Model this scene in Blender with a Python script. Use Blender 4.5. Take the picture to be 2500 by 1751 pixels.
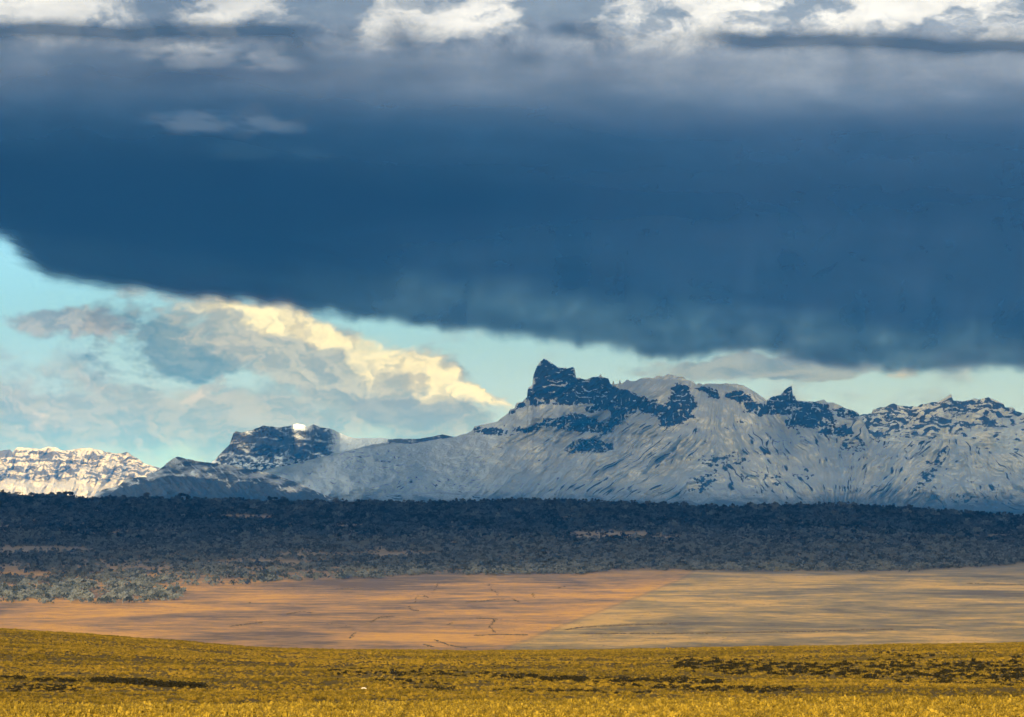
import bpy, math, random
import numpy as np

# ------------------------------------------------------------------ basics
for o in list(bpy.data.objects):
    bpy.data.objects.remove(o)
SC = bpy.context.scene
COL = SC.collection
rad = math.radians
F = 8894.0            # focal length of the photograph in its own pixels (16 degree lens)
HZ = 1200.0           # eye-level row of the photograph
SUN_EL = 12.0         # degrees above the horizon
SUN_BACK = 4.0       # degrees left of straight behind the camera

# ------------------------------------------------------------------ camera
cam = bpy.data.cameras.new('camera')
cam.sensor_fit = 'HORIZONTAL'
cam.sensor_width = 36.0
cam.lens = 36.0 * F / 2500.0
cam.shift_y = (HZ - 875.5) / 2500.0
cam.clip_start = 0.5
cam.clip_end = 300000.0
camo = bpy.data.objects.new('camera', cam)
camo.location = (0, 0, 0)
camo.rotation_euler = (rad(90), 0, 0)
COL.objects.link(camo)
SC.camera = camo

# ------------------------------------------------------------------ node helper
class NT:
    def __init__(s, tree):
        s.t = tree; s.n = tree.nodes; s.l = tree.links
    def node(s, typ, **kw):
        n = s.n.new(typ)
        for k, v in kw.items(): setattr(n, k, v)
        return n
    def put(s, sock, v):
        if isinstance(v, bpy.types.NodeSocket): s.l.new(v, sock)
        elif v is not None:
            if isinstance(v, (tuple, list)) and len(v) == 3 and sock.type == 'RGBA': v = (*v, 1)
            sock.default_value = v
    def m(s, op, a, b=None, c=None, clamp=False):
        n = s.node('ShaderNodeMath', operation=op, use_clamp=clamp)
        for i, v in enumerate((a, b, c)):
            if v is not None: s.put(n.inputs[i], v)
        return n.outputs[0]
    def add(s, a, b): return s.m('ADD', a, b)
    def sub(s, a, b): return s.m('SUBTRACT', a, b)
    def mul(s, a, b): return s.m('MULTIPLY', a, b)
    def div(s, a, b): return s.m('DIVIDE', a, b)
    def mx(s, a, b): return s.m('MAXIMUM', a, b)
    def mn(s, a, b): return s.m('MINIMUM', a, b)
    def step(s, v, lo, hi, a=0.0, b=1.0):
        n = s.node('ShaderNodeMapRange', interpolation_type='SMOOTHSTEP')
        s.put(n.inputs['Value'], v)
        for k, q in (('From Min', lo), ('From Max', hi), ('To Min', a), ('To Max', b)): s.put(n.inputs[k], q)
        return n.outputs[0]
    def mix(s, f, a, b, blend='MIX'):
        n = s.node('ShaderNodeMix', data_type='RGBA', blend_type=blend)
        s.put(n.inputs[0], f); s.put(n.inputs[6], a); s.put(n.inputs[7], b)
        return n.outputs[2]
    def vec(s, x, y, z):
        n = s.node('ShaderNodeCombineXYZ')
        s.put(n.inputs[0], x); s.put(n.inputs[1], y); s.put(n.inputs[2], z)
        return n.outputs[0]
    def xyz(s, v):
        n = s.node('ShaderNodeSeparateXYZ'); s.put(n.inputs[0], v)
        return n.outputs
    def vmul(s, v, k):
        n = s.node('ShaderNodeVectorMath', operation='MULTIPLY')
        s.put(n.inputs[0], v); n.inputs[1].default_value = k
        return n.outputs[0]
    def noise(s, v, scale, detail=4, rough=0.5, dist=0.0, col=False):
        n = s.node('ShaderNodeTexNoise')
        s.put(n.inputs['Vector'], v)
        n.inputs['Scale'].default_value = scale; n.inputs['Detail'].default_value = detail
        n.inputs['Roughness'].default_value = rough; n.inputs['Distortion'].default_value = dist
        return n.outputs['Color' if col else 'Fac']
    def attr(s, name):
        return s.node('ShaderNodeAttribute', attribute_name=name).outputs['Fac']
    def pos(s):
        return s.node('ShaderNodeNewGeometry').outputs['Position']
    def ramp(s, f, stops):
        n = s.node('ShaderNodeValToRGB'); s.put(n.inputs[0], f)
        e = n.color_ramp.elements
        while len(e) < len(stops): e.new(0.5)
        for q, (p, c) in zip(e, stops): q.position = p; q.color = (*c, 1)
        return n.outputs[0]

def srgb(r, g, b):
    return tuple(((c / 255) / 12.92 if c <= 10 else ((c / 255 + 0.055) / 1.055) ** 2.4) for c in (r, g, b))

# ------------------------------------------------------------------ world: sky with high and far clouds
W = bpy.data.worlds.new('World'); SC.world = W; W.use_nodes = True
W.cycles.sampling_method = 'MANUAL'; W.cycles.sample_map_resolution = 1024
w = NT(W.node_tree); w.n.clear()
sky = w.node('ShaderNodeTexSky', sky_type='NISHITA', sun_disc=False)
sky.sun_elevation = rad(SUN_EL); sky.sun_rotation = rad(180 + SUN_BACK)
sky.air_density = 1.0; sky.dust_density = 0.6; sky.ozone_density = 1.5; sky.altitude = 200
SKY_STRENGTH = 0.15
EXPOSURE = 1.3
SKY_TINT = (0.21, 0.40, 0.66)
base = w.mix(1.0, sky.outputs[0], SKY_TINT, 'MULTIPLY')
direc = w.node('ShaderNodeTexCoord').outputs['Generated']
dx, dy, dz = w.xyz(direc)
az = w.m('ARCTAN2', dx, dy)
el = w.m('ARCSINE', dz)
U = w.add(w.mul(az, F / 1000), 1.25)          # 1 unit = 1000 px = 6.4 degrees of azimuth
V = w.mul(el, F / 1000)                       # height over the horizon, same unit
def k(c): return tuple(v / SKY_STRENGTH / 2 ** EXPOSURE for v in srgb(*c))    # a wanted sky radiance
def blob(cx, cy, rx, ry, ang=0.0, soft=1.0):
    # elliptical patch of sky round azimuth cx and elevation cy; 1 inside falling to 0
    a = rad(ang); ca, sa = math.cos(a), math.sin(a)
    du = w.sub(U, cx); dv = w.sub(V, cy)
    p = w.div(w.add(w.mul(du, ca), w.mul(dv, sa)), rx)
    q = w.div(w.sub(w.mul(dv, ca), w.mul(du, sa)), ry)
    r = w.m('SQRT', w.add(w.mul(p, p), w.mul(q, q)))
    return w.step(r, 0.0, 1.0 + soft, 1.0, 0.0)
n1 = w.noise(w.vec(U, w.mul(V, 1.6), w.mul(dy, 0.3)), 3.2, 5, 0.58, 0.6)
n2 = w.noise(w.vec(U, w.mul(V, 2.4), 7.3), 6.0, 5, 0.62, 0.8)
n3 = w.noise(w.vec(U, w.mul(V, 1.4), 3.1), 14.0, 4, 0.6, 0.0)
wa = w.xyz(w.noise(w.vec(U, w.mul(V, 1.5), 1.7), 5.0, 4, 0.62, col=True))
wb = w.xyz(w.noise(w.vec(U, w.mul(V, 1.2), 5.7), 22.0, 3, 0.6, col=True))
U0, V0 = U, V
U = w.add(U, w.add(w.mul(w.sub(wa[0], 0.5), 0.34), w.mul(w.sub(wb[0], 0.5), 0.03)))
V = w.add(V, w.add(w.mul(w.sub(wa[1], 0.5), 0.13), w.mul(w.sub(wb[1], 0.5), 0.02)))
c = base
cov = w.add(n1, w.mul(w.sub(n2, 0.5), 0.5))
puffn = w.mul(w.sub(cov, 0.5), 1.4)
def layer(c, shape, lo, hi, amt, dark, lite, nl=0.38, nh=0.62, nn=None):
    a = w.mul(w.step(w.add(shape, puffn), lo, hi), amt)
    return w.mix(a, c, w.mix(w.step(nn if nn is not None else n2, nl, nh), k(dark), k(lite)))
# thin mauve cloud low all round the horizon
pale = w.step(V0, 0.10, 0.75, 0.88, 0.35)
c = w.mix(pale, c, w.mix(w.step(V0, 0.15, 0.5), k((198, 220, 240)), k((142, 178, 204))))
e1 = w.noise(w.vec(U, w.mul(V, 1.4), 2.2), 9.0, 3, 0.55)
e2 = w.noise(w.vec(w.add(U, 0.016), w.mul(w.add(V, 0.012), 1.4), 2.2), 9.0, 3, 0.55)
lit = w.step(w.sub(e1, e2), -0.22, 0.22)                # sides of the billows turned to the sun
allround = w.mul(w.step(cov, 0.47, 0.66), w.step(V0, 0.25, 0.5, 0.55, 0.15))
c = w.mix(allround, c, w.mix(lit, k((140, 154, 168)), k((190, 194, 196))))
# mauve band, blue grey bank and puffs over the far massif
c = layer(c, blob(0.40, 0.165, 0.80, 0.11, 3), 0.34, 0.78, 0.88, (146, 162, 170), (196, 194, 188), 0, 1, lit)
c = layer(c, blob(0.42, 0.355, 0.20, 0.10, -18), 0.40, 0.68, 0.92, (104, 140, 164), (136, 160, 174), 0, 1, lit)
c = layer(c, blob(0.16, 0.405, 0.16, 0.045, -4), 0.40, 0.75, 0.85, (130, 146, 162), (184, 184, 186), 0, 1, lit)
c = layer(c, w.mx(blob(0.10, 0.165, 0.06, 0.035), blob(0.50, 0.245, 0.08, 0.025, 30)), 0.45, 0.9, 0.8, (184, 184, 182), (226, 216, 204), 0, 1, lit)
# sunlit cumulus and its shaded base
c = layer(c, blob(0.78, 0.33, 0.44, 0.115, -19), 0.34, 0.66, 0.94, (152, 168, 178), (204, 206, 200), 0, 1, lit)
c = layer(c, blob(0.98, 0.20, 0.20, 0.034, -3), 0.40, 0.75, 0.8, (138, 152, 168), (160, 170, 180), 0, 1, lit)
gm = w.mx(w.mx(blob(0.64, 0.428, 0.22, 0.030, -9, 0.8), blob(0.93, 0.330, 0.14, 0.075, -12, 0.7)),
          w.mx(blob(1.03, 0.29, 0.12, 0.045, -32, 0.7), w.mx(blob(1.16, 0.240, 0.16, 0.028, -22, 0.8), blob(0.80, 0.390, 0.16, 0.045, -24, 0.8))))
gold = w.step(w.add(gm, w.mul(puffn, 1.05)), 0.30, 0.85)
c = w.mix(gold, c, w.mix(w.step(w.add(w.mul(lit, 0.55), w.mul(gm, 0.6)), 0.34, 0.98), k((196, 194, 182)), tuple(1.15 * v for v in k((255, 246, 205)))))
# grey cloud behind the summits at the right
c = layer(c, blob(1.86, 0.300, 0.36, 0.035, 1), 0.38, 0.72, 0.9, (126, 148, 170), (166, 178, 186))
c = layer(c, blob(2.21, 0.290, 0.06, 0.024, 10), 0.45, 0.85, 0.9, (185, 192, 190), (222, 222, 212))
# slate layer added behind the deck, keeping it dark where thinned for sun
line = w.sub(V, w.sub(0.60, w.mul(w.mn(w.mx(w.sub(U, 0.06), -2.0), 4.0), 0.105)))
c = w.mix(w.mul(w.step(line, -0.03, 0.06), w.step(V0, 0.86, 1.15, 0.97, 0.0)), c, w.mix(w.step(w.add(U0, w.mul(w.sub(n1, 0.5), 2.4)), 0.5, 2.3), k((40, 70, 112)), k((92, 100, 132))))
c = layer(c, w.mx(blob(0.47, 0.908, 0.13, 0.030), blob(0.65, 0.898, 0.10, 0.022, -8)), 0.45, 0.85, 0.95, (176, 186, 200), (214, 212, 208), 0, 1, lit)
# high pale layer above the dark deck
hi = w.step(V0, 0.84, 1.02)
hn = w.noise(w.vec(U, w.mul(V, 2.2), 11.0), 3.2, 5, 0.58, 0.0)
hcol = w.mix(w.step(hn, 0.43, 0.58), tuple(0.95 * v for v in k((170, 184, 200))), tuple(1.5 * v for v in k((250, 247, 240))))
hcol = w.mix(w.step(w.add(V0, w.mul(w.sub(hn, 0.5), 0.25)), 1.06, 1.15), k((206, 212, 222)), hcol)
c = w.mix(w.mul(hi, w.step(w.add(hn, w.step(V0, 1.2, 3.0, 0.5, 0.12)), 0.45, 0.62)), c, hcol)
# below the horizon the ground sheet covers everything
bg = w.node('ShaderNodeBackground'); w.put(bg.inputs[0], c); bg.inputs[1].default_value = SKY_STRENGTH
w.l.new(bg.outputs[0], w.node('ShaderNodeOutputWorld').inputs[0])

# ------------------------------------------------------------------ sun
sl = bpy.data.lights.new('sun', 'SUN'); sl.energy = 5.0; sl.angle = rad(0.55); sl.color = (1.0, 0.78, 0.50)
so = bpy.data.objects.new('sun', sl); COL.objects.link(so)
sd = np.array([-math.sin(rad(SUN_BACK)) * math.cos(rad(SUN_EL)), -math.cos(rad(SUN_BACK)) * math.cos(rad(SUN_EL)), math.sin(rad(SUN_EL))])
import mathutils
so.rotation_euler = mathutils.Vector(sd.tolist()).to_track_quat('Z', 'Y').to_euler()
so.location = (-60, -90, 40)

# ------------------------------------------------------------------ render and exposure
SC.view_settings.view_transform = 'Standard'; SC.view_settings.look = 'None'
SC.view_settings.gamma = 1.0; SC.view_settings.exposure = EXPOSURE
SC.cycles.use_denoising = True
SC.cycles.max_bounces = 6; SC.cycles.diffuse_bounces = 2; SC.cycles.volume_bounces = 0
SC.cycles.transparent_max_bounces = 16; SC.cycles.transmission_bounces = 4
SC.cycles.use_adaptive_sampling = True; SC.cycles.adaptive_threshold = 0.015; SC.cycles.adaptive_min_samples = 16

# ------------------------------------------------------------------ numpy noise
def _h(ix, iy, seed):
    n = (ix.astype(np.int64) * 374761393 + iy.astype(np.int64) * 668265263 + seed * 1274126177) & 0xFFFFFFFF
    n = ((n ^ (n >> 13)) * 1103515245) & 0xFFFFFFFF
    n = ((n ^ (n >> 15)) * 2246822519) & 0xFFFFFFFF
    return (n ^ (n >> 16)) & 0xFFFFFFFF
def pn(x, y, seed=0):
    x = np.asarray(x, float); y = np.asarray(y, float)
    x, y = np.broadcast_arrays(x, y)
    ix = np.floor(x); iy = np.floor(y); fx = x - ix; fy = y - iy
    def g(a, b):
        t = _h(ix + a, iy + b, seed) * (2 * np.pi / 4294967296.0)
        return np.cos(t) * (fx - a) + np.sin(t) * (fy - b)
    u = fx * fx * fx * (fx * (fx * 6 - 15) + 10); v = fy * fy * fy * (fy * (fy * 6 - 15) + 10)
    a = g(0, 0); a = a + (g(1, 0) - a) * u
    b = g(0, 1); b = b + (g(1, 1) - b) * u
    return (a + (b - a) * v) * 1.5
def fbm(x, y, o=5, seed=0, r=0.5):
    s = 0; a = 1.0; t = 0
    for i in range(o):
        s = s + a * pn(x * 2 ** i + 17.3 * i, y * 2 ** i - 9.1 * i, seed + i); t += a; a *= r
    return s / t * 1.3
def ridge(x, y, o=4, seed=0):
    s = 0; a = 1.0; t = 0
    for i in range(o):
        s = s + a * (1 - np.abs(pn(x * 2 ** i, y * 2 ** i, seed + i)) * 2); t += a; a *= 0.5
    return s / t
def sst(v, lo, hi):
    t = np.clip((v - lo) / (hi - lo), 0, 1); return t * t * (3 - 2 * t)
def lerp_pts(px, pts):
    p = np.array(pts, float); return np.interp(px, p[:, 0], p[:, 1])
def inpoly(px, py, poly):
    c = np.zeros(px.shape, bool); n = len(poly)
    for i in range(n):
        x1, y1 = poly[i]; x2, y2 = poly[i - 1]
        if y1 == y2: continue
        c ^= ((y1 > py) != (y2 > py)) & (px < (x2 - x1) * (py - y1) / (y2 - y1) + x1)
    return c

# ------------------------------------------------------------------ mesh helper
def grid_mesh(name, X, Y, Z, mat, attrs=None, smooth=True, closed=False):
    R, Cn = X.shape
    me = bpy.data.meshes.new(name)
    co = np.stack([X, Y, Z], -1).reshape(-1, 3)
    idx = np.arange(R * Cn).reshape(R, Cn)
    if closed:
        nx = np.roll(idx, -1, 1); q = np.stack([idx[:-1], nx[:-1], nx[1:], idx[1:]], -1).reshape(-1, 4)
    else:
        q = np.stack([idx[:-1, :-1], idx[:-1, 1:], idx[1:, 1:], idx[1:, :-1]], -1).reshape(-1, 4)
    n = len(q)
    me.vertices.add(len(co)); me.vertices.foreach_set('co', co.astype(np.float32).ravel())
    me.loops.add(n * 4); me.loops.foreach_set('vertex_index', q.astype(np.int32).ravel())
    me.polygons.add(n); me.polygons.foreach_set('loop_start', np.arange(0, n * 4, 4, dtype=np.int32))
    me.polygons.foreach_set('use_smooth', np.full(n, smooth))
    for a, v in (attrs or {}).items():
        at = me.attributes.new(a, 'FLOAT', 'POINT'); at.data.foreach_set('value', v.astype(np.float32).ravel())
    me.update(calc_edges=True)
    me.materials.append(mat)
    o = bpy.data.objects.new(name, me); COL.objects.link(o)
    return o
def tag(o, label=None, cat=None, group=None, kind=None):
    if label: o['label'] = label
    if cat: o['category'] = cat
    if group: o['group'] = group
    if kind: o['kind'] = kind
    return o
def mat(name, rough=0.95, spec=0.1):
    m = bpy.data.materials.new(name); m.use_nodes = True
    t = NT(m.node_tree); t.n.clear()
    b = t.node('ShaderNodeBsdfPrincipled'); b.inputs['Roughness'].default_value = rough
    b.inputs['Specular IOR Level'].default_value = spec
    out = t.node('ShaderNodeOutputMaterial'); t.l.new(b.outputs[0], out.inputs[0])
    return m, t, b
def bump(t, b, h, dist, strength=1.0):
    n = t.node('ShaderNodeBump'); n.inputs['Strength'].default_value = strength
    n.inputs['Distance'].default_value = dist; t.put(n.inputs['Height'], h)
    t.l.new(n.outputs[0], b.inputs['Normal'])

# ------------------------------------------------------------------ terrain
PROF = np.array([(0, -1.7), (10, -1.95), (30, -3.2), (100, -8.4), (160, -10.9), (195, -12.25), (240, -14.15), (262, -15.9),
                 (290, -17.6), (325, -18.75), (420, -21.9), (520, -25.1), (620, -28.2), (690, -30.3), (740, -32.8),
                 (820, -40), (1000, -62), (1300, -92), (1700, -109), (2200, -115), (60000, -115)], float)
CREST = [(-2500, 1500), (-600, 1500), (0, 1531), (200, 1544), (420, 1561), (650, 1580), (820, 1587), (1100, 1590), (1500, 1586),
         (1900, 1577), (2200, 1571), (2500, 1563), (3500, 1540), (6000, 1540)]
RIDGE = [(-2500, 1200), (-300, 1199), (0, 1204), (150, 1211), (300, 1219), (450, 1222), (700, 1227), (950, 1231), (1150, 1227), (1300, 1223),
         (1450, 1227), (1600, 1233), (1750, 1239), (1950, 1235), (2100, 1237), (2250, 1246), (2400, 1257), (2500, 1263), (3000, 1275), (6000, 1240)]
RD = 7000.0
def height(x, y):
    x = np.asarray(x, float); y = np.asarray(y, float)
    d = np.hypot(x, y)
    px = 1250 + np.clip(np.arctan2(x, y), -0.6, 0.6) * F
    h = np.interp(d, PROF[:, 0], PROF[:, 1])
    crest = lerp_pts(px, CREST)
    wv = sst(d, 380, 690) * (1 - sst(d, 800, 1500))
    h = h + wv * (1590 - crest) / F * 690
    near = sst(d, 60, 160) * (1 - sst(d, 1500, 2600))
    h = h + near * (fbm(x / 60, y / 60, 4, 5) * 0.45 + fbm(x / 9, y / 14, 3, 9) * 0.12)
    h = h + sst(d, 180, 320) * (1 - sst(d, 590, 680)) * (pn(x / 150, y / 42, 11) * 0.8 + pn(x / 50, y / 20, 12) * 0.25)
    # plain
    far = sst(d, 2000, 2600)
    h = h + far * fbm(x / 700, y / 900, 3, 21) * 0.8
    # wooded rise
    rz = -(lerp_pts(px, RIDGE) + 9 - HZ) / F * RD
    t = np.interp(d, [4700, 5300, 6000, 6600, 7000, 7600, 8600, 10000], [0, 0.09, 0.42, 0.80, 1.0, 0.85, 0.3, 0.0])
    h = h + t * (rz + 115)
    h = h + sst(d, 5000, 5700) * (1 - sst(d, 6600, 8000)) * (fbm(x / 330, y / 420, 4, 33) * 8.0) * (1 - 0.75 * np.exp(-((d - 7000) / 260) ** 2))
    h = h - sst(d, 8500, 16000) * 45
    return h

def rows_cols(r0, r1, nr, fine=620):
    r = np.geomspace(r0, r1, nr)
    a = np.concatenate([np.linspace(-math.pi, rad(-12), 40)[:-1], np.linspace(rad(-12), rad(12), fine), np.linspace(rad(12), math.pi, 40)[1:-1]])
    Rr, A = np.meshgrid(r, a, indexing='ij')
    return Rr * np.sin(A), Rr * np.cos(A)

# --- materials of the ground
gm_, t, b = mat('golden_steppe_grass')
p = t.pos()
px_, py_, pz_ = t.xyz(p)
a = t.noise(p, 0.02, 5, 0.6)
bb = t.noise(p, 0.35, 6, 0.65)
cc = t.noise(t.vmul(p, (1, 0.5, 1)), 2.2, 4, 0.6)
col = t.ramp(t.add(t.mul(a, 0.5), t.mul(bb, 0.5)), [(0.30, (0.05, 0.035, 0.010)), (0.47, (0.10, 0.07, 0.014)), (0.58, (0.16, 0.11, 0.016)), (0.75, (0.24, 0.165, 0.02))])
col = t.mix(t.step(cc, 0.40, 0.62, 0.55, 0.0), col, (0.06, 0.045, 0.008))
t.put(b.inputs['Base Color'], col)
bump(t, b, t.add(t.mul(bb, 0.6), cc), 0.35)
GRASS_M = gm_

gm_, t, b = mat('dry_plain_pasture')
p = t.pos()
X_, Y_, Z_ = t.xyz(p)
nA = t.noise(t.vmul(p, (1, 0.55, 1)), 0.0042, 6, 0.62, 0.6)
nB = t.noise(p, 0.016, 6, 0.6, 0.3)
nC = t.noise(p, 0.09, 5, 0.65)
mixn = t.add(t.mul(nA, 0.55), t.add(t.mul(nB, 0.30), t.mul(nC, 0.15)))
left = t.ramp(mixn, [(0.42, (0.095, 0.065, 0.052)), (0.48, (0.205, 0.125, 0.068)), (0.52, (0.31, 0.168, 0.068)), (0.58, (0.46, 0.235, 0.055))])
right = t.ramp(mixn, [(0.42, (0.075, 0.062, 0.05)), (0.48, (0.145, 0.115, 0.07)), (0.52, (0.22, 0.16, 0.075)), (0.58, (0.42, 0.26, 0.085))])
# fence line between the two pastures: a straight line on the plain through two ground points
def gp(px, py, z=-115.0):
    d = -z * F / (py - HZ); return ((px - 1250) / F * d, d)
(ax, ay), (bx, by) = gp(1712, 1396), gp(1240, 1580)
nxv, nyv = (by - ay), -(bx - ax); ln = math.hypot(nxv, nyv); nxv /= ln; nyv /= ln
side = t.add(t.add(t.mul(t.sub(X_, ax), nxv), t.mul(t.sub(Y_, ay), nyv)), t.mul(t.sub(nC, 0.5), 14.0))
if (3000 - ax) * nxv + (4000 - ay) * nyv < 0: side = t.mul(side, -1.0)
field = t.step(side, -8, 8)
col = t.mix(field, left, right)
track = t.step(t.m('ABSOLUTE', side), 0.5, 5.0, 0.3, 0.0)
col = t.mix(track, col, (0.07, 0.055, 0.045))
col = t.mix(t.step(nC, 0.35, 0.65, 0.22, 0.0), col, (0.08, 0.06, 0.045))
# higher up, on the wooded rise, the turf is greyer
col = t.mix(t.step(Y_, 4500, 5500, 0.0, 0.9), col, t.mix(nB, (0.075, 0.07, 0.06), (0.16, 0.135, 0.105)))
t.put(b.inputs['Base Color'], col)
bump(t, b, t.add(nC, nB), 0.8)
PLAIN_M = gm_

X, Y = rows_cols(1.5, 1100, 420)
g1 = grid_mesh('grass_slope', X, Y, height(X, Y), GRASS_M, closed=True)
tag(g1, 'golden tussock grass slope filling the foreground', kind='structure')
X, Y = rows_cols(1100, 4700, 200)
g2 = grid_mesh('plain', X, Y, height(X, Y), PLAIN_M, closed=True)
tag(g2, 'flat tan and pinkish plain between the grass slope and the wood', kind='structure')
X, Y = rows_cols(4700, 120000, 300)
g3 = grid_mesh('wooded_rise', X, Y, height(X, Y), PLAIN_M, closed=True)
tag(g3, 'low wooded rise and valley floor in front of the mountains', kind='structure')

# ------------------------------------------------------------------ mountains
def mountain(name, px0, px1, step, crest, base_d, crest_d, base_z, rockfn, rows, material, relief, steep=0.13, back=3500, jitter=1.2, seed=1):
    px = np.arange(px0, px1 + step, step, dtype=float)
    cp = lerp_pts(px, crest)
    cp = cp + fbm(px / 14, px * 0, 4, seed + 50) * jitter
    cd = lerp_pts(px, crest_d) if isinstance(crest_d, list) else np.full(px.shape, float(crest_d))
    bpy_ = HZ - base_z / base_d * F
    t = np.linspace(0, 1, rows)[:, None]
    PX = np.broadcast_to(px, (rows, len(px)))
    PY = bpy_ + (np.minimum(cp, bpy_ - 2) - bpy_)[None, :] * t
    rk = np.clip(rockfn(PX, PY), 0, 1)
    kn = np.hanning(283)[1:-1]; kn /= kn.sum()
    def side(a): return np.stack([np.convolve(np.pad(r_, 140, mode='edge'), kn, 'valid') for r_ in np.atleast_2d(a)])
    cps = np.minimum(side(np.minimum(cp, bpy_ - 2))[0], bpy_ - 2)
    PYs = bpy_ + (cps - bpy_)[None, :] * t
    wgt = 1.0 / (1.0 + (1 / steep - 1) * np.clip(rockfn(PX, PYs), 0, 1))
    cum = np.cumsum(wgt, 0); cum = cum - cum[0]; cum = cum / cum[-1]
    cs = side(cum)
    tt = (PY - bpy_) / (cps - bpy_)[None, :]
    g_ = np.empty_like(PY); tv = t[:, 0]
    for q_ in range(PY.shape[1]): g_[:, q_] = np.interp(tt[:, q_], tv, cs[:, q_])
    cd = side(cd)[0] if px1 - px0 > 1500 else cd
    D = base_d + (cd[None, :] - base_d) * g_ + np.clip(tt - 1, 0, None) * 250
    env = np.sin(np.pi * np.clip(t, 0, 1)) ** 0.6
    D = D + relief(PX, PY) * (0.15 + 0.85 * env) + rk * 0
    Xf = (PX - 1250) / F * D; Zf = (HZ - PY) / F * D
    # back slope
    nb = 14
    s = np.linspace(0, 1, nb + 1)[1:, None]
    Db = D[-1][None, :] + s * back
    Zb = Zf[-1][None, :] * (1 - s) ** 1.3 + (base_z - 60) * s + fbm(PX[:nb] / 30, s * 4 + 0 * PX[:nb], 3, seed) * 30 * s * (1 - s)
    Xb = (PX[:nb] - 1250) / F * Db
    XX = np.concatenate([Xf, Xb]); YY = np.concatenate([D, Db]); ZZ = np.concatenate([Zf, Zb])
    rr = np.concatenate([rk, np.full(Xb.shape, 0.4)])
    o = grid_mesh(name, XX, YY, ZZ, material, {'rock': rr})
    return o

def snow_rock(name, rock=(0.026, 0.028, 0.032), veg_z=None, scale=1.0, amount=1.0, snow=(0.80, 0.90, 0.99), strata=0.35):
    m, t, b = mat(name, 0.9, 0.15)
    p = t.pos()
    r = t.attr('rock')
    X_, Y_, Z_ = t.xyz(p)
    n1 = t.noise(p, 0.006 * scale, 8, 0.62)
    n2 = t.noise(t.vmul(p, (0.25, 0.25, 2.2)), 0.011 * scale, 6, 0.6)
    n3 = t.noise(p, 0.045 * scale, 4, 0.6)
    v = t.add(r, t.add(t.mul(t.sub(n1, 0.5), 0.9 * amount), t.add(t.mul(t.sub(n2, 0.5), strata * 2), t.mul(t.sub(n3, 0.5), 0.5 * amount))))
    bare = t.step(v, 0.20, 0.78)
    if veg_z:
        vz = t.step(t.add(Z_, t.mul(t.sub(n1, 0.5), veg_z[2])), veg_z[0], veg_z[1], 0.85, 0.0)
        bare = t.mx(bare, vz)
    rc = t.mix(n3, tuple(c * 0.55 for c in rock), tuple(c * 1.5 for c in rock))
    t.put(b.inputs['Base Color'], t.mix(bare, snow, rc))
    bump(t, b, t.add(n1, t.mul(n3, 0.35)), 60 / scale, 0.8)
    return m

ROCKS = [
 [(1287,972),(1288,950),(1301,940),(1302,915),(1318,885),(1329,874),(1345,886),(1374,899),(1400,894),(1406,925),(1450,919),(1488,924),(1495,945),(1535,953),(1545,965),(1578,968),(1580,976),(1605,976),(1602,986),(1625,988),(1635,975),(1640,945),(1650,938),(1683,940),(1686,960),(1700,985),(1706,992),(1690,1005),(1695,1020),(1650,1040),(1612,1043),(1608,1015),(1580,1010),(1560,1005),(1530,1015),(1520,1017),(1508,1030),(1495,1010),(1480,1000),(1440,1010),(1420,988),(1380,986),(1300,990),(1288,986)],
 [(1155,1048),(1165,1039),(1190,1046),(1240,1050),(1300,1040),(1330,1025),(1400,1010),(1440,1020),(1492,1040),(1480,1052),(1440,1056),(1380,1050),(1330,1040),(1310,1050),(1290,1056),(1240,1063),(1190,1062),(1158,1057)],
 [(1490,1008),(1512,1004),(1532,1020),(1500,1048),(1462,1066),(1478,1040)],
 [(1395,1078),(1440,1070),(1490,1084),(1502,1101),(1400,1104),(1388,1092)],
 [(1235,1014),(1256,984),(1282,978),(1277,996),(1258,1008)],
 [(1812,990),(1820,984),(1870,981),(1890,966),(1920,947),(1933,940),(1937,965),(1943,970),(1945,980),(1990,982),(2000,985),(2022,990),(2028,1005),(2042,1040),(2035,1044),(1920,1042),(1916,1026),(1940,1010),(1900,1013),(1850,1018),(1824,1006)],
 [(1774,966),(1790,954),(1815,954),(1832,965),(1838,980),(1800,982),(1783,976)],
 [(1688,946),(1712,941),(1750,955),(1757,976),(1735,972),(1718,957)],
 [(1988,1056),(2040,1040),(2070,1034),(2082,1062),(2050,1065),(2000,1062)],
 [(2030,998),(2060,994),(2100,1012),(2100,1019),(2050,1018)],
 [(1708,1118),(1760,1110),(1815,1120),(1822,1132),(1770,1140),(1720,1136)],
 [(1690,1190),(1712,1155),(1745,1150),(1752,1170),(1720,1200),(1700,1208)],
 [(1795,1178),(1825,1160),(1880,1152),(1915,1170),(1908,1182),(1870,1166),(1825,1172)],
 [(1925,1168),(1935,1156),(1960,1152),(2000,1166),(1985,1170),(1955,1160)],
 [(2230,1190),(2262,1140),(2310,1080),(2322,1096),(2290,1150),(2250,1205)],
 [(2325,1218),(2345,1212),(2385,1218),(2392,1226),(2350,1226)],
 [(2050,1090),(2070,1072),(2100,1076),(2112,1095),(2080,1108)],
 [(1380,1098),(1420,1082),(1500,1098),(1450,1105)],
]
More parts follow.
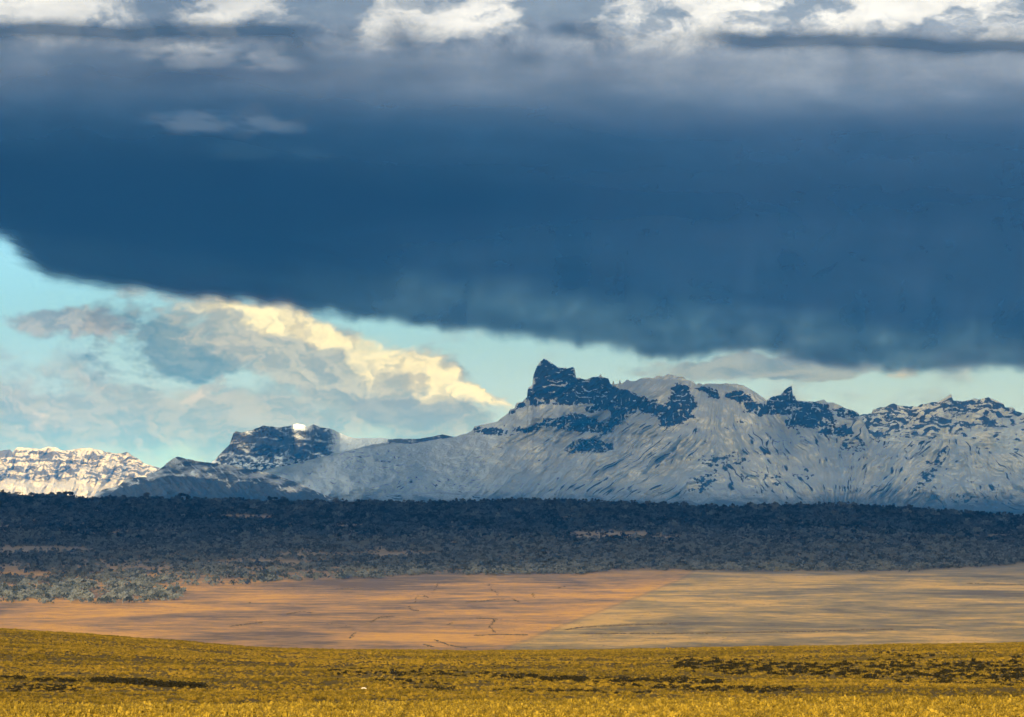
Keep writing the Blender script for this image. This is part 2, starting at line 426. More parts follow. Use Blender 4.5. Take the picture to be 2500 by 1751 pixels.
def soft_polys(px, py, polys, wob=9, seed=3):
    qx = px + fbm(px / 22, py / 14, 4, seed) * wob + fbm(px / 5, py / 4, 3, seed + 20) * 5; qy = py + fbm(px / 22, py / 14, 4, seed + 9) * wob * 0.8 + fbm(px / 5, py / 4, 3, seed + 30) * 5
    r = np.zeros(px.shape)
    for i, pl in enumerate(polys):
        q = np.array(pl); x0, y0 = q.min(0) - 12; x1, y1 = q.max(0) + 12
        sel = (px > x0) & (px < x1) & (py > y0) & (py < y1)
        if not sel.any(): continue
        v = np.zeros(int(sel.sum()))
        for ox, oy in ((0, 0), (2, 1), (-2, -1), (1, -2), (-1, 2)):
            v += inpoly(qx[sel] + ox, qy[sel] + oy, pl)
        r[sel] = np.maximum(r[sel], v / 5)
    return r
def slant(px, py):
    kx = lerp_pts(px, [(600, -1.2), (1200, -1.0), (1450, -1.35), (1680, -1.1), (1760, 0.1), (1850, 0.7), (2000, 0.55), (2100, -0.6), (2280, -0.9), (2340, 0.2), (2500, 0.9), (2700, 0.9)])
    return px - kx * (py - 1100) + fbm(px / 90, py / 60, 3, 402) * 17
def main_rock(px, py):
    r = soft_polys(px, py, ROCKS[:10])
    lowp = soft_polys(px, py, ROCKS[10:], 26, 13) * sst(fbm(px / 14, py / 9, 5, 14, 0.65), -0.28, 0.22)
    # ledges of snow inside the cliffs
    led = fbm((px + fbm(px / 50, py / 30, 3, 73) * 30) / 22, (py + fbm(px / 40, py / 40, 3, 72) * 10) / 6.5, 5, 71, 0.6)
    r = r * np.clip(1.0 - 1.3 * sst(led, 0.26, 0.45), 0, 1)
    r = r * (1 - 0.9 * sst(fbm((px + fbm(px / 20, py / 20, 3, 75) * 8) / 7, (py + px * 0.4) / 26, 4, 74), 0.22, 0.5) * sst(py, 935, 1000))
    # ribs and gullies down the slopes
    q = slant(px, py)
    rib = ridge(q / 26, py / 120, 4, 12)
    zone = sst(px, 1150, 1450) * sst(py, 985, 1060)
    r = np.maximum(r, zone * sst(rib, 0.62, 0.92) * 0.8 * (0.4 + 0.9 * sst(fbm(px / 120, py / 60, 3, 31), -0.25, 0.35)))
    rib_shade = ridge(q / 55, py / 170, 5, 8)  # rock along relief ribs, painted in place of missing ambient shade
    r = np.maximum(r, zone * sst(rib_shade, 0.66, 0.92) * 0.85 * (0.25 + 0.95 * sst(fbm(px / 80, py / 45, 4, 32), -0.2, 0.3)))
    # scattered outcrops
    sc = fbm((px + fbm(px / 40, py / 30, 3, 46) * 20) / 20, (py + fbm(px / 30, py / 30, 3, 47) * 14) / 10, 5, 44, 0.62)
    r = np.maximum(r, sst(sc, 0.28, 0.6) * 0.8 * sst(py, 990, 1040) * (0.15 + sst(fbm(px / 130, py / 60, 3, 48), -0.1, 0.35)))
    # wind streaks on the smooth snow apron to the left
    ap = (1 - sst(px, 1100, 1350)) * sst(py, 1070, 1110)
    wq = fbm(px / 90, py / 40, 3, 64) * 26
    st = fbm((px + wq) / 34, (py + px * 0.20 + wq * 0.8) / 5.0, 5, 63, 0.62)
    r = np.maximum(r, ap * sst(st, 0.05, 0.55) * 0.62 * (0.25 + 0.9 * sst(fbm(px / 100, py / 34, 3, 65), -0.25, 0.35)))
    r = np.maximum(r, lowp * 0.85)
    # scree showing through the snow in fine downhill lines
    q2 = q + fbm(px / 25, py / 25, 3, 81) * 7
    fine = 0.20 * sst(ridge(q2 / 11, py / 60, 3, 82), 0.45, 0.95) + 0.15 * (fbm(px / 6, py / 5, 3, 83) + 0.4)
    patch = sst(fbm(px / 90, py / 50, 4, 84), -0.35, 0.35)
    r = np.maximum(r, np.clip(fine * (0.35 + 0.95 * patch) * sst(py, 960, 1030), 0, 0.62))
    # thin snow low down
    r = np.maximum(r, 0.34 * sst(py, 1165, 1225))
    return r
def main_relief(px, py):
    q = slant(px, py)
    return (fbm(px / 210, py / 110, 4, 2) * 420 + (ridge(q / 55, py / 170, 5, 8) - 0.6) * -380 * sst(px, 1000, 1400) +
            fbm(px / 30, py / 22, 4, 6) * 60)
MAIN = [(560,1245),(600,1185),(663,1146),(760,1122),(844,1102),(909,1085),(949,1080),(1000,1084),(1030,1080),(1057,1074),(1105,1068),(1140,1058),(1154,1051),(1158,1042),(1166,1039),(1213,1030),(1228,1018),(1241,1009),(1246,999),(1256,998),(1260,984),(1276,981),(1282,973),(1287,970),(1288,952),(1292,945),(1300,941),(1302,917),(1311,894),(1320,883),(1329,875),(1337,881),(1348,887),(1361,896),(1374,899),(1381,897),(1383,901),(1398,896),(1404,901),(1406,924),(1413,922),(1428,927),(1450,920),(1463,920),(1466,912),(1469,920),(1485,924),(1490,937),(1495,939),(1497,926),(1500,939),(1511,937),(1513,924),(1516,937),(1525,932),(1531,927),(1540,931),(1553,930),(1561,925),(1580,922),(1596,923),(1602,918),(1622,919),(1630,914),(1646,916),(1655,921),(1668,920),(1676,928),(1690,931),(1700,939),(1706,935),(1716,940),(1724,937),(1760,937),(1798,937),(1818,943),(1845,958),(1865,972),(1872,978),(1887,968),(1905,965),(1920,948),(1933,941),(1936,965),(1942,968),(1943,978),(1965,980),(1991,981),(2003,978),(2011,975),(2020,983),(2035,983),(2057,994),(2094,1007),(2104,1022),(2130,1074),(2200,1080),(2290,1072),(2346,1072),(2400,1098),(2440,1108),(2480,1105),(2520,1114),(2620,1130),(2800,1150)]
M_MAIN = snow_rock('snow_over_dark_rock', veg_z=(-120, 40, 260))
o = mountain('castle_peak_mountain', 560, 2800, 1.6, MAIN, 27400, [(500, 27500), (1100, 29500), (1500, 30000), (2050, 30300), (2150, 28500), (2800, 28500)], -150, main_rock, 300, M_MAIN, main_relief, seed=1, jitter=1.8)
tag(o, 'snow covered mountain with a dark castle shaped rock summit', kind='structure')

# middle mountain, with a low dark ridge running right from it
def mid_rock(px, py):
    r = 0.78 + 0.9 * fbm((px + fbm(px / 50, py / 30, 3, 92) * 30) / 45, (py + fbm(px / 40, py / 30, 3, 93) * 12) / 11, 5, 91, 0.6)  # rock cover raised to paint the face as dark as cloud shade
    r = r * (1 - 0.85 * sst(px, 790, 835) * (1 - sst(px, 940, 955)))
    r = r * (1 - 0.9 * np.exp(-(((px - 728) / 19) ** 2 + ((py - 1042) / 8) ** 2)))
    r = r * (1 - 0.8 * sst(py, 1095, 1140) * sst(fbm(px / 10, py / 5, 3, 15), -0.2, 0.3))
    return np.clip(r, 0, 1)
MID = [(480,1160),(513,1131),(526,1122),(538,1107),(550,1096),(561,1085),(565,1072),(570,1057),(576,1053),(591,1056),(613,1051),(631,1044),(642,1039),(666,1042),(681,1044),(696,1042),(713,1038),(727,1034),(742,1037),(750,1044),(765,1036),(783,1044),(805,1046),(827,1056),(848,1065),(870,1070),(903,1070),(936,1069),(949,1073),(973,1071),(1017,1072),(1050,1067),(1080,1061),(1109,1067),(1180,1075),(1260,1090)]
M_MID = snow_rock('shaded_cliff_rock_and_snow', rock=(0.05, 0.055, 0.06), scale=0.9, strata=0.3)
o = mountain('flat_topped_mountain', 480, 1260, 1.6, MID, 30800, [(480,31700),(690,31800),(715,33100),(745,33100),(765,31900),(800,32200),(830,33400),(950,33400),(1000,32200),(1260,32000)], -170, mid_rock, 130, M_MID,
             lambda px, py: fbm(px / 60, py / 40, 4, 14) * 260 + fbm(px / 14, py / 10, 3, 15) * 60, seed=7, jitter=1.5)
tag(o, 'flat topped dark mountain with sunlit snow patches along its rim', kind='structure')

# sunlit massif at the far left
def left_rock(px, py):
    led = fbm((px + fbm(px / 40, py / 40, 3, 56) * 30) / 36, (py - px * 0.03 + fbm(px / 30, py / 30, 3, 57) * 12) / 6.5, 5, 55, 0.6)
    r = 0.95 * sst(led, -0.25, 0.25) * sst(py, 1092, 1105) * (1 - sst(py, 1165, 1185))
    r = np.maximum(r, 0.8 * sst(ridge((px + py * 0.3) / 16, py / 60, 3, 5), 0.75, 0.95) * (py > 1100))  # ribs of dark rock also stand in for missing self-shadow
    r = np.maximum(r, sst(-px, -34, -26) * (1 - sst(py, 1112, 1122)))
    return r
LEFT = [(-900,1120),(-500,1080),(-200,1095),(0,1101),(24,1097),(31,1105),(39,1093),(71,1093),(94,1097),(118,1091),(137,1093),(157,1101),(196,1095),(220,1093),(251,1101),(274,1107),(298,1107),(310,1103),(321,1111),(337,1120),(353,1132),(388,1142),(440,1160),(520,1185),(640,1205)]
M_LEFT = snow_rock('bright_snow_and_grey_ledges', rock=(0.09, 0.085, 0.085), scale=0.8, amount=1.2, strata=0.35, snow=(0.43, 0.42, 0.40))
o = mountain('sunlit_snow_massif', -900, 640, 1.8, LEFT, 40600, 42000, -200, left_rock, 110, M_LEFT,
             lambda px, py: fbm(px / 70, py / 50, 4, 24) * 420 + (ridge((px + py * 0.4) / 34, py / 80, 3, 25) - 0.6) * -240, seed=11, jitter=2.0)
tag(o, 'far snowy massif lit gold by the sun beside the small dark foothill', kind='structure')

# massif at the far right, behind the main mountain
def right_rock(px, py):
    led = fbm((px + fbm(px / 60, py / 40, 3, 156) * 40) / 38, (py + fbm(px / 45, py / 30, 3, 157) * 16) / 9, 5, 155, 0.6)
    r = sst(led, -0.22, 0.18) * (1 - 0.9 * sst(py + (px - 2300) * 0.12, 1040, 1075))
    r = np.maximum(r, 0.85 * sst(fbm(px / 26, py / 9, 4, 166), 0.25, 0.45))
    return r
RIGHT = [(2000,1050),(2060,1030),(2102,1013),(2128,1009),(2131,1000),(2157,994),(2183,985),(2194,991),(2242,993),(2250,987),(2294,980),(2313,968),(2322,962),(2327,978),(2353,980),(2368,976),(2379,972),(2390,976),(2413,970),(2427,976),(2451,987),(2453,994),(2476,996),(2479,1004),(2500,1009),(2600,1030),(2800,1010),(3200,1060)]
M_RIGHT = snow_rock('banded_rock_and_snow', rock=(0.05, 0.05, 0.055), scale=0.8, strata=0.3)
o = mountain('banded_ridge', 2000, 3200, 1.8, RIGHT, 40800, 43000, -200, right_rock, 150, M_RIGHT,
             lambda px, py: fbm(px / 80, py / 40, 4, 34) * 420 + fbm(px / 20, py / 12, 3, 35) * 80, seed=17, jitter=2.2)
tag(o, 'banded rock and snow ridge behind the mountain at the right', kind='structure')

# foothill in front at the left
def foot_rock(px, py):
    r = 0.60 + 0.55 * fbm(px / 45, py / 16, 4, 191)
    lowl = lerp_pts(px, [(200, 1230), (300, 1190), (420, 1160), (500, 1169), (517, 1167), (544, 1174), (559, 1192), (583, 1174), (613, 1174), (660, 1186), (707, 1203), (772, 1208), (830, 1225), (900, 1240)])
    r = np.maximum(r, 1.2 * sst(py + fbm(px / 12, py / 8, 3, 4) * 6 - lowl, -3, 5))
    rib = ridge((px - 0.9 * (py - 1150)) / 24, py / 70, 3, 192)
    r = r * (1 - 0.8 * sst(rib, 0.70, 0.95) * (py < lowl))
    return np.clip(r, 0, 1)
FOOT = [(150,1245),(223,1215),(251,1195),(290,1187),(300,1176),(314,1164),(333,1166),(361,1164),(378,1152),(392,1144),(416,1124),(431,1115),(451,1119),(482,1126),(510,1130),(572,1137),(598,1143),(631,1150),(663,1157),(696,1168),(740,1185),(772,1200),(827,1222),(900,1246)]
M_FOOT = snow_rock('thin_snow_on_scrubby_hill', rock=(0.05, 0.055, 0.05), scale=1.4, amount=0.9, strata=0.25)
o = mountain('foothill', 150, 900, 1.5, FOOT, 19500, 21200, -150, foot_rock, 110, M_FOOT,
             lambda px, py: fbm(px / 60, py / 40, 4, 64) * 220 + (ridge((px - 0.9 * (py - 1150)) / 40, py / 90, 3, 65) - 0.6) * -150, steep=0.35, seed=23, jitter=1.6)
tag(o, 'small dark foothill thinly dusted with snow in front of the flat topped mountain', kind='structure')

# ------------------------------------------------------------------ the dark cloud deck: a lens of cloud with a ragged far edge
CH = 1480.0
EDGE = [(-12000, 300), (-3000, 500), (-400, 535), (-40, 560), (20, 600), (60, 655), (110, 692), (220, 708), (400, 733), (620, 757), (800, 786), (960, 802), (1060, 815), (1200, 833),
        (1300, 843), (1480, 866), (1560, 884), (1650, 890), (1750, 886), (1850, 886), (1950, 896), (2080, 914), (2160, 926), (2260, 930), (2350, 926), (2430, 915), (2500, 912), (3200, 950), (12000, 960)]
def deck():
    pyr = np.concatenate([np.arange(-700, 0, 20), np.arange(0, 1010, 4.0)])
    yr = np.concatenate([np.linspace(-6000, 5800, 60), CH * F / (HZ - pyr)])
    xs = np.concatenate([np.linspace(-11000, -8200, 10), np.arange(-8000, -2000, 110.0), np.arange(-2000, 2000, 36.0), np.arange(2000, 8001, 110.0), np.linspace(8200, 12000, 10)])
    Yg, Xg = np.meshgrid(yr, xs, indexing='ij')
    Ys = np.maximum(Yg, 3000)
    px = 1250 + Xg / Ys * F; py = HZ - CH * F / Ys
    edge = lerp_pts(px, EDGE)
    wob = fbm(px / 260, py / 160, 4, 301) * 12 + fbm(px / 60, py / 50, 4, 302) * 13
    dens = 1 - sst(py + wob, edge - 34, edge + 10)
    # thinner towards the top of the view, with dark rags
    top = lerp_pts(px, [(-2000, 250), (0, 250), (500, 240), (900, 300), (1500, 330), (2500, 330), (4000, 330)])
    wob2 = fbm(px / 420, py / 160, 5, 310) * 40
    thin = 1 - sst(py + wob2, top - 150, top + 170)
    rag = np.maximum(np.exp(-((py - 82 - fbm(px / 200, py * 0, 3, 320) * 14) / 24) ** 2) * (1 - sst(px, 680, 820)),
                     np.exp(-((py - 104 - (px - 2100) * 0.03 - fbm(px / 200, py * 0, 3, 321) * 16) / 24) ** 2) * sst(px, 1640, 1800))
    rag = np.maximum(rag, np.exp(-((py - 105) / 34) ** 2 - ((px - 725) / 42) ** 2) * 0.9)
    rag = np.maximum(rag, np.exp(-((py - 105) / 26) ** 2 - ((px - 990) / 42) ** 2) * 0.7)
    rag = np.maximum(rag, np.exp(-((py - 75) / 22) ** 2 - ((px - 1390) / 80) ** 2) * 0.7)
    rag = np.maximum(rag, np.exp(-((py - 145) / 20) ** 2 - ((px - 1290) / 60) ** 2) * 0.5)
    openb = 1 - sst(py + fbm(px / 150, py / 50, 4, 330) * 26, 20, 95)     # open sky over the rags
    level = 0.98 - 0.115 * sst(px, 600, 1200) * sst(py, 480, 640) - 0.07 * sst(px, 1000, 1900) * (1 - sst(py, 540, 640)) - 0.39 * thin - 0.54 * openb * thin  # right part also thinned so some sun leaks onto the mountains
    level = level + (0.97 - level) * np.clip(rag * 1.15, 0, 1) * 0.95
    ab = sst(py, -260, -60)                                               # level evens out beyond the frame's top
    level = 0.95 + (level - 0.95) * ab
    # pale puff low in the deck
    puff = np.maximum(np.exp(-(((px - 480) / 120) ** 2 + ((py - 292) / 26) ** 2) ** 2), np.exp(-(((px - 640) / 90) ** 2 + ((py - 302 - (px - 640) * 0.12) / 20) ** 2) ** 2))
    level = level + (0.93 - level) * 0.75 * np.exp(-((py - 150) / 40) ** 2 - ((px - 560) / 260) ** 4)
    level = level - 0.62 * puff * sst(fbm(px / 70, py / 30, 3, 340), -0.5, 0.2)
    # hole at the left edge
    hole = np.exp(-(((px - 40 + (py - 600) * 0.55) / 75) ** 2 + ((py - 610) / 85) ** 2) ** 2)
    level = level - 0.0 * hole * sst(fbm(px / 110, py / 70, 2, 341), -0.45, 0.2)
    dens = dens * np.clip(level, 0.03, 1)
    # separate unseen cloud patch overhead, added to shade the wood
    dens = np.where(Yg < 4000, sst(Yg + fbm(Xg / 1500, Yg / 1500, 3, 350) * 200 + 1300 * (1 - sst(Xg, -1500, -1000)), NEAR0, NEAR1) * (1 - sst(Yg, 1300, 2300)) * sst(Xg, -4200, -3000) * (1 - sst(Xg, 1800, 3000)) * 0.97, dens)
    dens = np.where((Yg >= 4000) & (py < -60), dens * sst(py, -330, -120), dens)  # deck cut away overhead, out of view, to let more sky light in
    mid = 4 * dens * (1 - dens)
    dens = np.clip(dens + mid * fbm(px / 260, py / 70, 5, 353, 0.58) * 0.16 * (Yg > 4000), 0, 1)
    dens = dens * sst(Xg + fbm(Xg / 2500, Yg / 2500, 3, 351) * 900, -6600, -5000) * (1 - sst(Xg + fbm(Xg / 2500, Yg / 2500, 3, 352) * 900, 6600, 8000))  # sides also trimmed out of view for more sky light below
    thick = 30 + 230 * (1 - sst(py, edge - 300, edge - 70))
    base = CH + pn(Xg / 5000, Yg / 9000, 370) * 18
    n, mcols = Xg.shape
    bot = np.stack([Xg, Yg, base], -1); topv = np.stack([Xg, Yg, base + np.maximum(thick, 30)], -1)
    # closed shell: bottom forward, top back
    XX = np.concatenate([bot, topv[::-1]]); dd = np.concatenate([dens, dens[::-1]])
    return XX, dd, np.concatenate([px, px[::-1]]) / 100, np.concatenate([py, py[::-1]]) / 100
NEAR0, NEAR1 = -3900.0, -2000.0
m = bpy.data.materials.new('dark_storm_cloud'); m.use_nodes = True
t = NT(m.node_tree); t.n.clear()
p = t.pos()
q = t.vec(t.attr('bearing'), t.mul(t.attr('slant'), 1.15), 0.0)
nb_ = t.noise(q, 0.85, 6, 0.62, 0.4)
dn = t.attr('dens')
mid = t.mul(t.mul(dn, t.sub(1.0, dn)), 4.0)
mid = t.mul(mid, mid)
al = t.m('ADD', dn, t.mul(mid, t.mul(t.sub(nb_, 0.5), t.add(t.step(t.attr('slant'), 0.9, 1.6, 1.7, 0.35), t.step(t.attr('slant'), 4.6, 5.8, 0.0, 1.2)))), clamp=True)
al = t.sub(1.0, t.m('SQRT', t.sub(1.0, t.step(al, 0.0, 1.06))))
df = t.node('ShaderNodeBsdfDiffuse'); df.inputs[0].default_value = (0.035, 0.085, 0.17, 1)
tr = t.node('ShaderNodeBsdfTranslucent'); tr.inputs[0].default_value = (0.035, 0.092, 0.20, 1)
mxs = t.node('ShaderNodeMixShader'); mxs.inputs[0].default_value = 0.6
t.l.new(df.outputs[0], mxs.inputs[1]); t.l.new(tr.outputs[0], mxs.inputs[2])
tp = t.node('ShaderNodeBsdfTransparent')
mo = t.node('ShaderNodeMixShader'); t.put(mo.inputs[0], al)
t.l.new(tp.outputs[0], mo.inputs[1]); t.l.new(mxs.outputs[0], mo.inputs[2])
t.l.new(mo.outputs[0], t.node('ShaderNodeOutputMaterial').inputs[0])
XX, dd, du_, dv_ = deck()
o = grid_mesh('storm_cloud', XX[..., 0], XX[..., 1], XX[..., 2], m, {'dens': dd, 'bearing': du_, 'slant': dv_})
tag(o, 'broad dark blue storm cloud hanging over the mountains', 'cloud', kind='structure')

# ------------------------------------------------------------------ finding the ground under a pixel of the photograph
def hit(px, py, d0, d1, n=700):
    px = np.atleast_1d(np.asarray(px, float)); py = np.atleast_1d(np.asarray(py, float))
    ds = np.geomspace(d0, d1, n)
    X = (px[:, None] - 1250) / F * ds[None, :]
    diff = (HZ - py[:, None]) / F * ds[None, :] - height(X, np.broadcast_to(ds, X.shape))
    below = diff <= 0
    i = np.argmax(below, 1); ok = below.any(1) & (i > 0)
    i = np.maximum(i, 1); r = np.arange(len(px))
    a, b_ = diff[r, i - 1], diff[r, i]
    f = np.clip(a / np.maximum(a - b_, 1e-9), 0, 1)
    d = ds[i - 1] + (ds[i] - ds[i - 1]) * f
    x = (px - 1250) / F * d
    return x, d, ok

# ------------------------------------------------------------------ plant meshes
rng = np.random.default_rng(7)
def tri_mesh(name, V, Fc, m, smooth=False):
    me = bpy.data.meshes.new(name); me.from_pydata([tuple(v) for v in V], [], [tuple(f) for f in Fc])
    if smooth: me.polygons.foreach_set('use_smooth', [True] * len(me.polygons))
    me.materials.append(m); me.update(); return me
def leaves(centres, size, r, flat=0.55):
    V = []; Fc = []
    for c_ in centres:
        s_ = size * r.uniform(0.6, 1.35)
        a_ = r.normal(size=3); a_[2] *= flat; a_ /= np.linalg.norm(a_)
        u_ = np.cross(a_, r.normal(size=3)); u_ /= np.linalg.norm(u_) + 1e-9; v_ = np.cross(a_, u_)
        n0 = len(V)
        V += [c_ - u_ * s_ * 0.5 - v_ * s_ * 0.3, c_ + u_ * s_ * 0.55 - v_ * s_ * 0.25, c_ + u_ * s_ * 0.2 + v_ * s_ * 0.6, c_ - u_ * s_ * 0.45 + v_ * s_ * 0.35]
        Fc.append((n0, n0 + 1, n0 + 2, n0 + 3))
    return V, Fc
def limb(V, Fc, p0, p1, r0, r1, k_=5):
    p0 = np.array(p0, float); p1 = np.array(p1, float); ax_ = p1 - p0; ax_ /= np.linalg.norm(ax_)
    u_ = np.cross(ax_, (0.3, 1, 0.1)); u_ /= np.linalg.norm(u_); v_ = np.cross(ax_, u_)
    n0 = len(V)
    for pp, rr in ((p0, r0), (p1, r1)):
        for i in range(k_):
            a_ = 2 * math.pi * i / k_; V.append(pp + (u_ * math.cos(a_) + v_ * math.sin(a_)) * rr)
    for i in range(k_): Fc.append((n0 + i, n0 + (i + 1) % k_, n0 + k_ + (i + 1) % k_, n0 + k_ + i))
    Fc.append(tuple(n0 + k_ + i for i in range(k_)))

m, t, b = mat('grey_green_tree_crown', 0.9, 0.05)
rnd = t.node('ShaderNodeObjectInfo').outputs['Random']
nz = t.noise(t.pos(), 0.55, 3, 0.6)
pt = t.noise(t.pos(), 0.012, 4, 0.6)
cc_ = t.mix(t.step(t.add(t.mul(rnd, 0.7), t.mul(pt, 0.6)), 0.35, 0.95), (0.009, 0.016, 0.020), (0.105, 0.120, 0.122))
t.put(b.inputs['Base Color'], t.mix(t.step(nz, 0.3, 0.7), cc_, t.mix(0.35, cc_, (0.10, 0.115, 0.125))))
CROWN_M = m
m, t, b = mat('pale_tree_bark'); t.put(b.inputs['Base Color'], t.mix(t.noise(t.pos(), 3, 3), (0.08, 0.07, 0.06), (0.20, 0.18, 0.16))); BARK_M = m
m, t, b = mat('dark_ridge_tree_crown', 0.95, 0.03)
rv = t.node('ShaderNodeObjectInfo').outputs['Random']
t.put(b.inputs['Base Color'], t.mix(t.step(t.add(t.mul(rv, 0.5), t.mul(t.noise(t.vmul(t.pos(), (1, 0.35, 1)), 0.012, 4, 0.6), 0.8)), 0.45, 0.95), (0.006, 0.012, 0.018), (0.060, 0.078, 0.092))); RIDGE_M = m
m, t, b = mat('dark_shrub_leaf', 0.95, 0.03)
t.put(b.inputs['Base Color'], t.mix(t.noise(t.pos(), 9, 3), (0.006, 0.006, 0.004), (0.022, 0.02, 0.010))); SHRUB_M = m

def tree_meshes(name, seed, cm, lean=0.0, shape='round', nleaf=150):
    r = np.random.default_rng(seed)
    # unit height 1
    trunk_top = 0.55
    V = []; Fc = []
    bend = np.array([r.uniform(-0.05, 0.05) + lean * 0.4, r.uniform(-0.05, 0.05), 0])
    mid_ = np.array([0, 0, 0.28]) + bend * 0.5; topp = np.array([0, 0, trunk_top]) + bend
    limb(V, Fc, (0, 0, -0.06), mid_, 0.032, 0.024); limb(V, Fc, mid_, topp, 0.024, 0.014)
    lobes = []
    nl = r.integers(5, 8)
    for i in range(nl):
        a_ = 2 * math.pi * (i + r.uniform(-0.3, 0.3)) / nl
        if shape == 'round':
            rr = r.uniform(0.16, 0.30); zz = r.uniform(0.42, 0.84); sz = r.uniform(0.13, 0.21)
        elif shape == 'cone':
            zz = 0.25 + 0.65 * (i / (nl - 1)); rr = 0.30 * (1 - (i / (nl - 1)) * 0.95); sz = 0.22 * (1.05 - 0.7 * i / (nl - 1))
        elif shape == 'umbrella':
            rr = r.uniform(0.10, 0.30); zz = r.uniform(0.78, 0.92); sz = r.uniform(0.09, 0.14)
        else:
            rr = r.uniform(0.25, 0.55); zz = r.uniform(0.35, 0.80); sz = r.uniform(0.18, 0.27)
        c_ = np.array([math.cos(a_) * rr + lean * zz, math.sin(a_) * rr, zz]); lobes.append((c_, sz))
        st = mid_ + (topp - mid_) * r.uniform(0.1, 1.0)
        limb(V, Fc, st, st + (c_ - st) * 0.85, 0.012, 0.005, 4)
    lobes.append((np.array([lean * 0.8, 0, 0.86 if shape != 'umbrella' else 0.9]), 0.14))
    tm = tri_mesh(name + '_trunk', V, Fc, BARK_M)
    cs = []
    for i in range(nleaf):
        c_, sz = lobes[r.integers(len(lobes))]
        d_ = r.normal(size=3); d_ /= np.linalg.norm(d_); rad_ = sz * (r.uniform(0.15, 1.0) ** 0.5)
        cs.append(c_ + d_ * rad_ * np.array([1.05, 1.05, 0.8]))
    V, Fc = leaves(cs, 0.115, r)
    return tm, tri_mesh(name + '_crown', V, Fc, cm)

TREES = [tree_meshes('tree_%d' % i, 100 + i, CROWN_M, lean=(-0.08, 0.1, 0, 0.05, -0.03, 0.0)[i], shape=('round', 'round', 'wide', 'round', 'wide', 'cone')[i]) for i in range(6)]

# ------------------------------------------------------------------ scatter helper: many copies too small to pick apart, as one object
PROTO = {}
def proto_coll(key, meshes):
    if key not in PROTO:
        c_ = bpy.data.collections.new(key)
        for i, me in enumerate(meshes):
            o = bpy.data.objects.new('%s_%d' % (key, i), me); c_.objects.link(o)
        PROTO[key] = c_
    return PROTO[key]
def scatter(name, P, S, R, ID, coll, label, cat=None):
    me = bpy.data.meshes.new(name)
    me.vertices.add(len(P)); me.vertices.foreach_set('co', np.asarray(P, np.float32).ravel())
    for nm, arr in (('sc', S), ('rz', R)):
        at = me.attributes.new(nm, 'FLOAT', 'POINT'); at.data.foreach_set('value', np.asarray(arr, np.float32))
    at = me.attributes.new('vid', 'INT', 'POINT'); at.data.foreach_set('value', np.asarray(ID, np.int32))
    o = bpy.data.objects.new(name, me); COL.objects.link(o)
    ng = bpy.data.node_groups.new(name + '_nodes', 'GeometryNodeTree')
    ng.interface.new_socket('Geometry', in_out='INPUT', socket_type='NodeSocketGeometry')
    ng.interface.new_socket('Geometry', in_out='OUTPUT', socket_type='NodeSocketGeometry')
    N = ng.nodes; L = ng.links
    gi = N.new('NodeGroupInput'); go = N.new('NodeGroupOutput')
    ci = N.new('GeometryNodeCollectionInfo'); ci.inputs[0].default_value = coll
    ci.inputs['Separate Children'].default_value = True; ci.inputs['Reset Children'].default_value = True
    ip = N.new('GeometryNodeInstanceOnPoints'); ip.inputs['Pick Instance'].default_value = True
    def att(nm, dt):
        n = N.new('GeometryNodeInputNamedAttribute'); n.data_type = dt; n.inputs[0].default_value = nm
        return n.outputs[0]
    cx = N.new('ShaderNodeCombineXYZ'); L.new(att('rz', 'FLOAT'), cx.inputs[2])
    e2r = N.new('FunctionNodeEulerToRotation'); L.new(cx.outputs[0], e2r.inputs[0])
    L.new(gi.outputs[0], ip.inputs['Points']); L.new(ci.outputs[0], ip.inputs['Instance'])
    L.new(att('vid', 'INT'), ip.inputs['Instance Index']); L.new(e2r.outputs[0], ip.inputs['Rotation'])
    L.new(att('sc', 'FLOAT'), ip.inputs['Scale'])
    L.new(ip.outputs[0], go.inputs[0])
    md = o.modifiers.new('scatter', 'NODES'); md.node_group = ng
    tag(o, label, cat, kind='stuff')
    return o

def joined(tm, cm, name):
    V = [v.co[:] for v in tm.vertices]; n0 = len(V); Fc = [tuple(p_.vertices) for p_ in tm.polygons]; nt = len(Fc)
    V += [v.co[:] for v in cm.vertices]; Fc += [tuple(i + n0 for i in p_.vertices) for p_ in cm.polygons]
    me = bpy.data.meshes.new(name); me.from_pydata(V, [], Fc)
    me.materials.append(tm.materials[0]); me.materials.append(cm.materials[0])
    me.polygons.foreach_set('material_index', [0] * nt + [1] * (len(Fc) - nt)); return me

# ------------------------------------------------------------------ the wood
FRONT = [(-400,1470),(0,1474),(300,1475),(420,1467),(446,1462),(450,1440),(560,1428),(700,1421),(820,1416),(1000,1409),(1040,1403),(1200,1404),(1400,1403),(1480,1399),(1488,1391),(1700,1393),(1800,1396),(2200,1396),(2330,1390),(2450,1381),(2500,1376),(2900,1370)]
CLEAR = [(105,1345,135,10),(0,1470,25,6),(590,1266,105,8),(640,1272,40,4),(390,1300,80,4),(300,1303,40,4),(1490,1309,125,11),(1640,1316,100,5),(1335,1338,38,4),(1225,1310,45,3),(2085,1267,28,5),(950,1356,115,8),
         (780,1357,110,5),(640,1374,130,7),(330,1393,110,6),(100,1402,130,6),(540,1421,110,7),(190,1424,80,5),(40,1428,70,5),(430,1436,75,9),(560,1436,110,8),(900,1402,40,5),(1110,1398,60,4),(90,1216,90,5),(200,1222,80,5),(380,1234,60,3),(490,1232,60,3),(2420,1312,90,3),(850,1250,60,3),(650,1395,60,5),(760,1402,40,4),(1270,1392,60,3)]
